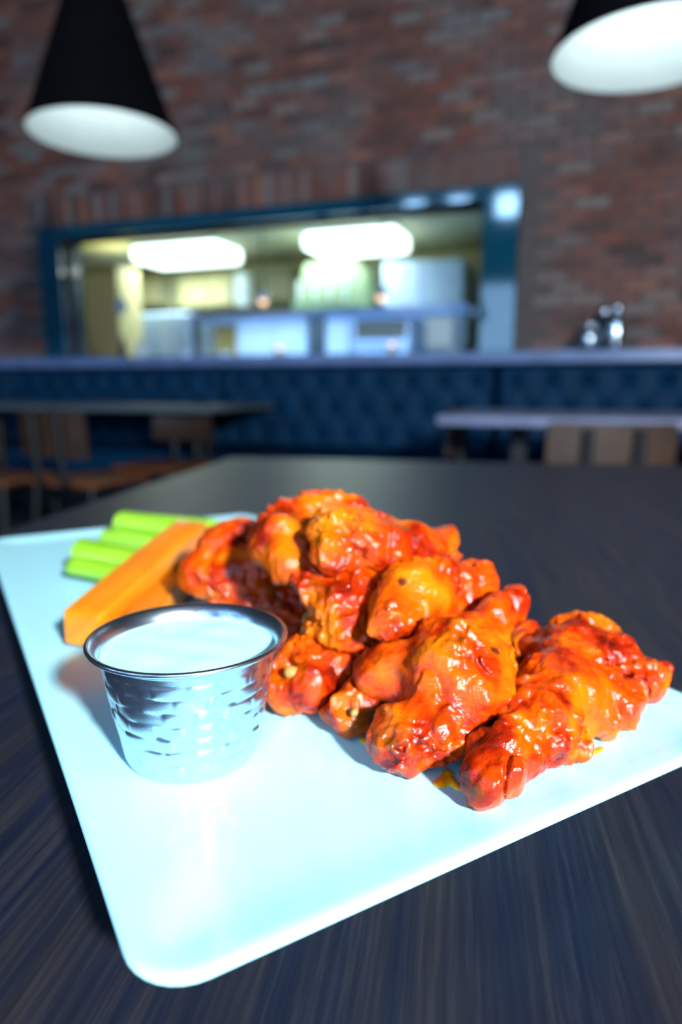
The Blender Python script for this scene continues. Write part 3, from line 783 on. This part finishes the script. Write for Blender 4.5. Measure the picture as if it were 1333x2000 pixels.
def body_sdf(p, strokes, k=0.0035):
    d = None
    for st in strokes:
        pairs = list(zip(st[:-1], st[1:])) or [(st[0], st[0])]
        for a_, b_ in pairs:
            s = seg_sdf(p, a_, b_)
            if d is None: d = s
            else:
                hh = np.maximum(k - np.abs(d - s), 0) / k; d = np.minimum(d, s) - hh * hh * k * 0.25
    return d
def surface_nets(F, org, h):
    nx, ny, nz = F.shape; S = F < 0
    c = [S[i:nx - 1 + i, j:ny - 1 + j, k:nz - 1 + k] for i in (0, 1) for j in (0, 1) for k in (0, 1)]
    tot = sum(x.astype(np.int8) for x in c); act = (tot > 0) & (tot < 8)
    idx = -np.ones(act.shape, int); ijk = np.argwhere(act); idx[act] = np.arange(len(ijk))
    acc = np.zeros((len(ijk), 3)); cnt = np.zeros(len(ijk))
    cor = np.array([(i, j, k) for i in (0, 1) for j in (0, 1) for k in (0, 1)])
    val = np.stack([F[ijk[:, 0] + i, ijk[:, 1] + j, ijk[:, 2] + k] for i, j, k in cor], 1)
    for e in range(8):
        for g in range(e + 1, 8):
            if np.abs(cor[e] - cor[g]).sum() != 1: continue
            a_, b_ = val[:, e], val[:, g]; m = (a_ < 0) != (b_ < 0)
            t_ = np.where(m, a_ / np.where(m, a_ - b_, 1), 0)
            acc += m[:, None] * (cor[e] + t_[:, None] * (cor[g] - cor[e])); cnt += m
    V = org + h * (ijk + acc / cnt[:, None]); quads = []
    for ax in range(3):
        a_ = np.take(S, range(0, F.shape[ax] - 1), ax); b_ = np.take(S, range(1, F.shape[ax]), ax)
        e = np.argwhere(a_ != b_); o1, o2 = [(1, 2), (0, 2), (0, 1)][ax]
        e = e[(e[:, o1] > 0) & (e[:, o2] > 0) & (e[:, o1] < F.shape[o1] - 1) & (e[:, o2] < F.shape[o2] - 1)]
        d1 = np.zeros(3, int); d1[o1] = 1; d2 = np.zeros(3, int); d2[o2] = 1
        q = np.stack([idx[tuple((e - s).T)] for s in (0 * d1, d1, d1 + d2, d2)], 1)
        inside = S[tuple(e.T)]; flip = inside if ax != 1 else ~inside
        q[~flip] = q[~flip][:, ::-1]; quads.append(q)
    return V, np.concatenate(quads)
DONE = []
def wing(strokes_px, label, seed, bones=(), amp=1.0, hmesh=0.0006, k=0.003):
    st = [[blob(*b_) for b_ in s] for s in strokes_px]
    allb = np.array([b_ for s in st for b_ in s])
    lo = (allb[:, :3] - allb[:, 3:4]).min(0) - .004; hi = (allb[:, :3] + allb[:, 3:4]).max(0) + .004
    n = np.ceil((hi - lo) / hmesh).astype(int) + 1
    g = np.stack(np.meshgrid(*[lo[i] + hmesh * np.arange(n[i]) for i in range(3)], indexing='ij'), -1).reshape(-1, 3)
    d = body_sdf(g, st, k)
    m = np.abs(d) < .0075; q = g[m]
    wv = np.stack([vnoise(q, .011, seed + i) for i in range(3)], 1) * .0035; qw = q + wv
    folds = 1 - np.abs(vnoise(qw, .0125, seed + 4)) * 2
    ridg = 1 - np.abs(vnoise(qw * np.array([1, 1, .8]), .0062, seed + 5)) * 2
    lump = vnoise(q, .0085, seed + 6); fine = vnoise(q + wv, .0031, seed + 7); tiny = vnoise(q, .0016, seed + 8)
    rough_mask = np.clip(.55 + 1.2 * vnoise(q, .017, seed + 9), .15, 1.2)
    crease = np.exp(-(vnoise(qw, .0155, seed + 10) / .085) ** 2) * np.clip(.5 + vnoise(q, .02, seed + 11), 0, 1)
    disp = .0009 * folds + .0016 * lump + rough_mask * (.0013 * ridg + .0012 * fine + .0005 * tiny) + .00015 * tiny - .0019 * crease + .0001
    dd = d[m] - amp * disp
    dd = np.maximum(dd, PF + .0002 - q[:, 2])
    for (ost, blo, bhi) in DONE:
        near_ = np.all((q > blo) & (q < bhi), axis=1)
        if near_.any():
            od = body_sdf(q[near_], ost, k); dd[near_] = np.maximum(dd[near_], -(od - .0007))
    d[m] = dd; d[~m & (g[:, 2] < PF + .0002)] = .01
    V, Q = surface_nets(d.reshape(n), lo, hmesh)
    DONE.append((st, lo, hi))
    org = np.array([V[:, 0].mean(), V[:, 1].mean(), V[:, 2].min()])
    me = bpy.data.meshes.new('chicken_wing'); me.from_pydata((V - org).tolist(), [], Q.tolist())
    me.materials.append(M['wing']); fix_normals(me); me.polygons.foreach_set('use_smooth', [True] * len(me.polygons)); me.update()
    o = link('chicken_wing', me, None, org.tolist()); tag(o, label, 'chicken wing', 'saucy chicken wings piled on the plate')
    for (xa, ya, ra, ha, xb, yb, rb, hb) in bones:
        A = np.array(blob(xa, ya, ra, ha)); B = np.array(blob(xb, yb, rb, hb))
        pts = []; rad = []
        for i, t_ in enumerate(np.linspace(0, 1, 9)):
            pts.append((A[:3] + (B[:3] - A[:3]) * t_ - org).tolist())
            rad.append((A[3] + (B[3] - A[3]) * t_) * [.4, .75, .95, 1.0, 1.0, .95, .9, .75, .4][i])
        MB().tube(pts, rad, 14).build('bone', 'bone', o, True)
    return o
wing([[(948, 1522, 44, .0078), (985, 1518, 40, .0078), (985, 1478, 52, .0095), (1040, 1420, 56, .012), (1090, 1350, 62, .0155), (1125, 1278, 54, .018)],
      [(1055, 1285, 44, .016), (1125, 1270, 50, .0185), (1160, 1262, 46, .018), (1200, 1305, 46, .015), (1250, 1322, 34, .0135), (1298, 1314, 14, .0125)],
      [(1100, 1360, 60, .014), (1180, 1385, 44, .010), (1215, 1355, 40, .011)],
      [(1075, 1448, 34, .006), (1135, 1462, 20, .004)]],
     'flat wedge-shaped wing at the right end of the pile, its stub pointing to the front', 1)
wing([[(1000, 1174, 30, .040), (962, 1212, 31, .0365), (920, 1262, 50, .030), (890, 1312, 92, .0235), (865, 1335, 82, .021)],
      [(738, 1316, 42, .0205), (790, 1310, 50, .0225), (850, 1320, 70, .0225)],
      [(784, 1440, 55, .0105), (850, 1420, 52, .0128), (915, 1375, 70, .0175)],
      [(880, 1400, 55, .013), (965, 1405, 40, .0125)]],
     'large orange drumstick wing in front of the pile with its knob pointing up right', 2, bones=[(770, 1388, 13, .0150, 806, 1376, 12, .0175)])
wing([[(757, 1200, 34, .040), (800, 1162, 48, .043), (860, 1150, 48, .0425), (925, 1142, 38, .040)],
      [(752, 1224, 20, .036), (800, 1200, 34, .038), (880, 1180, 38, .037), (945, 1150, 22, .038)]],
     'shiny wing lying across above the large front drumstick', 3)
wing([[(645, 1040, 36, .0625), (655, 1078, 38, .056), (720, 1072, 52, .0555), (790, 1072, 45, .0535), (850, 1080, 30, .050), (880, 1085, 14, .049)],
      [(640, 1012, 26, .0655), (690, 1020, 24, .063), (740, 1045, 36, .058)], [(718, 1108, 26, .049), (740, 1090, 40, .052)]],
     'long smooth wing lying on top of the pile, pointing right', 4)
wing([[(695, 1002, 26, .062), (620, 1000, 34, .0615), (562, 1016, 32, .060), (540, 1060, 42, .054), (562, 1105, 34, .047)], [(508, 1048, 20, .051), (530, 1075, 34, .051)]],
     'curved dark red wing at the top of the pile behind the long smooth one', 5)
wing([[(484, 1050, 34, .044), (432, 1072, 38, .040), (396, 1118, 34, .031), (450, 1122, 42, .030), (500, 1112, 40, .033)], [(368, 1140, 14, .026), (400, 1125, 30, .030)]],
     'red wing at the left end of the pile, next to the carrot sticks', 6)
wing([[(606, 1130, 28, .043), (628, 1155, 34, .040), (690, 1152, 42, .040), (676, 1198, 50, .034), (690, 1245, 42, .026)], [(622, 1238, 26, .025), (660, 1235, 40, .028)]],
     'folded wing in the middle of the pile with a yellow bone end on its left', 7, bones=[(600, 1200, 15, .0315, 618, 1226, 15, .0285)])
wing([[(556, 1348, 32, .009), (612, 1335, 44, .012), (655, 1310, 36, .0155)], [(556, 1298, 24, .016), (600, 1278, 36, .0185), (655, 1278, 32, .019)]],
     'wing on the plate just right of the steel cup, pale bone end showing', 8, bones=[(556, 1311, 12, .0180, 588, 1316, 11, .0178)])
wing([[(682, 1396, 34, .0078), (704, 1360, 34, .012)], [(660, 1372, 24, .0075), (690, 1380, 30, .0085)]],
     'small dark red wing tip on the plate left of the large front drumstick', 9, bones=[(686, 1388, 8, .0125, 699, 1394, 8, .0115)])
wing([[(440, 1172, 30, .018), (500, 1180, 40, .017), (555, 1188, 36, .018), (572, 1228, 32, .012)]],
     'dark red wing lying on the plate behind the steel cup', 10)
wing([[(1038, 1238, 24, .020), (1005, 1288, 32, .014), (950, 1300, 34, .014)]],
     'dark red wing partly hidden between the front drumstick and the right end wing', 11)
wing([[(868, 1054, 22, .046), (820, 1075, 32, .044), (760, 1095, 32, .040)], [(760, 1095, 32, .040), (680, 1075, 30, .045), (600, 1064, 27, .046)]],
     'wing whose tip shows behind the long smooth top wing', 12)
wing([[(600, 1190, 45, .014), (700, 1185, 48, .0145), (770, 1195, 42, .0135)], [(598, 1112, 28, .038), (640, 1150, 40, .026), (720, 1140, 42, .028)]],
     'shaded wing deep inside the pile below the long top wing', 13)
wing([[(790, 1258, 42, .0135), (880, 1252, 45, .014), (960, 1255, 34, .0135)], [(820, 1215, 36, .026), (900, 1205, 36, .027)]],
     'shaded wing low in the pile behind the large front drumstick', 14)

# drips of sauce on the plate
def puddle(pts, label):
    cs = [on_z(x, y, PF) for x, y, r in pts]; o0 = cs[0]
    n = 0; st = [[(c[0], c[1], PF, r * c[1] / FPX) for c, (x, y, r) in zip(cs, pts)]]
    b = np.array(st[0]); h = .0005
    lo = np.array([(b[:, 0] - b[:, 3]).min() - .002, (b[:, 1] - b[:, 3]).min() - .002]); hi = np.array([(b[:, 0] + b[:, 3]).max() + .002, (b[:, 1] + b[:, 3]).max() + .002])
    nn = np.ceil((hi - lo) / h).astype(int) + 1
    zz = PF - .0006 + .0003 * np.arange(9)
    g = np.stack(np.meshgrid(lo[0] + h * np.arange(nn[0]), lo[1] + h * np.arange(nn[1]), zz, indexing='ij'), -1).reshape(-1, 3)
    flat = g.copy(); flat[:, 2] = PF
    d = body_sdf(flat, st, .002) + .0005 * vnoise(flat, .003, 2)
    top = PF + .0011 * np.sqrt(np.clip(-d / .0022, 0, 1)); F = np.maximum(np.maximum(d, g[:, 2] - top), PF + .00002 - g[:, 2])
    nz = len(zz); S = F.reshape(nn[0], nn[1], nz)
    V, Q = surface_nets(S, np.zeros(3), 1.0)
    V = np.stack([lo[0] + h * V[:, 0], lo[1] + h * V[:, 1], zz[0] + .0003 * V[:, 2]], 1)
    org = np.array([V[:, 0].mean(), V[:, 1].mean(), PF])
    o = MB().add((V - org).tolist(), Q.tolist()).build('sauce_drip', 'sauce', None, True, loc=org.tolist()); tag(o, label, 'sauce')
puddle([(862, 1532, 17), (873, 1512, 12), (894, 1540, 11)], 'small orange drip of sauce on the plate before the wings')
puddle([(712, 1446, 12), (735, 1456, 14)], 'orange sauce smear below the small dark wing tip')
puddle([(1120, 1480, 10), (1160, 1470, 9), (1178, 1462, 6)], 'thin orange sauce smear under the right end wing')

# ------------------------------------------------------------------ carrot and celery sticks
def stick_obj(name, A, B, label, cat, group, section, mat, roll=0.0, taper=1.0, nseg=14, wob=0.0006, seed=0):
    A = Vector(A); B = Vector(B); L = (B - A).length; d = (B - A).normalized()
    e1 = Vector((0, 0, 1)).cross(d).normalized(); e2 = d.cross(e1)
    rng = random.Random(seed); vs = []; fs = []; n = len(section)
    ph = [rng.uniform(0, 6) for _ in range(4)]
    rows = [(0, .90), (.012, 1.0)] + [(k / nseg, 1.0) for k in range(1, nseg)] + [(.988, 1.0), (1, .90)]
    for (t_, sc) in rows:
        s = sc * (1 + (taper - 1) * t_); oy = wob * math.sin(3 * t_ + ph[0]) * 2; oz = wob * math.sin(2.3 * t_ + ph[1]) * 2
        for (y, z_) in section: vs.append((t_ * L, y * s + oy, z_ * s + oz))
    for k in range(len(rows) - 1):
        for i in range(n): j = (i + 1) % n; fs.append((k * n + i, k * n + j, (k + 1) * n + j, (k + 1) * n + i))
    fs += [tuple(range(n)), tuple(range(len(rows) * n - 1, (len(rows) - 1) * n - 1, -1))]
    o = MB().add(vs, fs).build(name, mat, None, True, 38)
    R = Matrix((d, e1, e2)).transposed().to_4x4() @ Matrix.Rotation(roll, 4, 'X')
    o.matrix_world = Matrix.Translation(A) @ R
    tag(o, label, cat, group); return o
def rsq(w, h, r=.0012, n=3):
    out = []
    for (cx, cy, a0) in ((w/2 - r, -h/2 + r, -PI/2), (w/2 - r, h/2 - r, 0), (-w/2 + r, h/2 - r, PI/2), (-w/2 + r, -h/2 + r, PI)):
        for k in range(n + 1):
            a_ = a0 + PI / 2 * k / n; out.append((cx + r * math.cos(a_), cy + r * math.sin(a_)))
    return out
def csec(R=.0085, t_=.0042, open_=1.9):
    """celery: crescent section with fine ribs on the outside, opening downwards"""
    out = []; n = 34
    for k in range(n + 1):
        a_ = -PI / 2 + open_ / 2 + (2 * PI - open_) * k / n
        r = R * (1 + .028 * math.cos(k * 2.1)); out.append((r * math.cos(a_), r * math.sin(a_) * .85))
    for k in range(n, -1, -2):
        a_ = -PI / 2 + open_ / 2 + .12 + (2 * PI - open_ - .24) * k / n
        r = R - t_; out.append((r * math.cos(a_), r * math.sin(a_) * .75))
    return out
stick_obj('carrot_stick', px_at(163, 1228, .0112), px_at(374, 1046, .0262), 'thick orange carrot stick lying on top of the celery', 'carrot', 'carrot sticks', rsq(.0185, .0170), 'carrot', roll=.10, taper=1.08, seed=1)
stick_obj('carrot_stick', px_at(250, 1262, .0085), px_at(396, 1078, .0085), 'lower carrot stick between the thick one and the wings', 'carrot', 'carrot sticks', rsq(.0165, .0155), 'carrot', roll=0, seed=2)
cs = csec()
stick_obj('celery_stick', px_at(152, 1076, .0165), px_at(318, 1096, .0165), 'pale green celery stick, upper of the front pair', 'celery', 'celery sticks', cs, 'celery', roll=.3, seed=3)
stick_obj('celery_stick', px_at(144, 1110, .0068), px_at(345, 1150, .0068), 'bright green celery stick lowest on the plate', 'celery', 'celery sticks', cs, 'celery', roll=-.2, seed=4)
stick_obj('celery_stick', px_at(210, 1046, .0085), px_at(370, 1066, .0085), 'celery stick partly hidden below the rearmost one', 'celery', 'celery sticks', cs, 'celery', roll=.1, seed=5)
stick_obj('celery_stick', px_at(238, 1016, .0205), px_at(415, 1042, .0180), 'rearmost celery stick, highest on the plate', 'celery', 'celery sticks', csec(.0098, .0046), 'celery', roll=.2, seed=6)
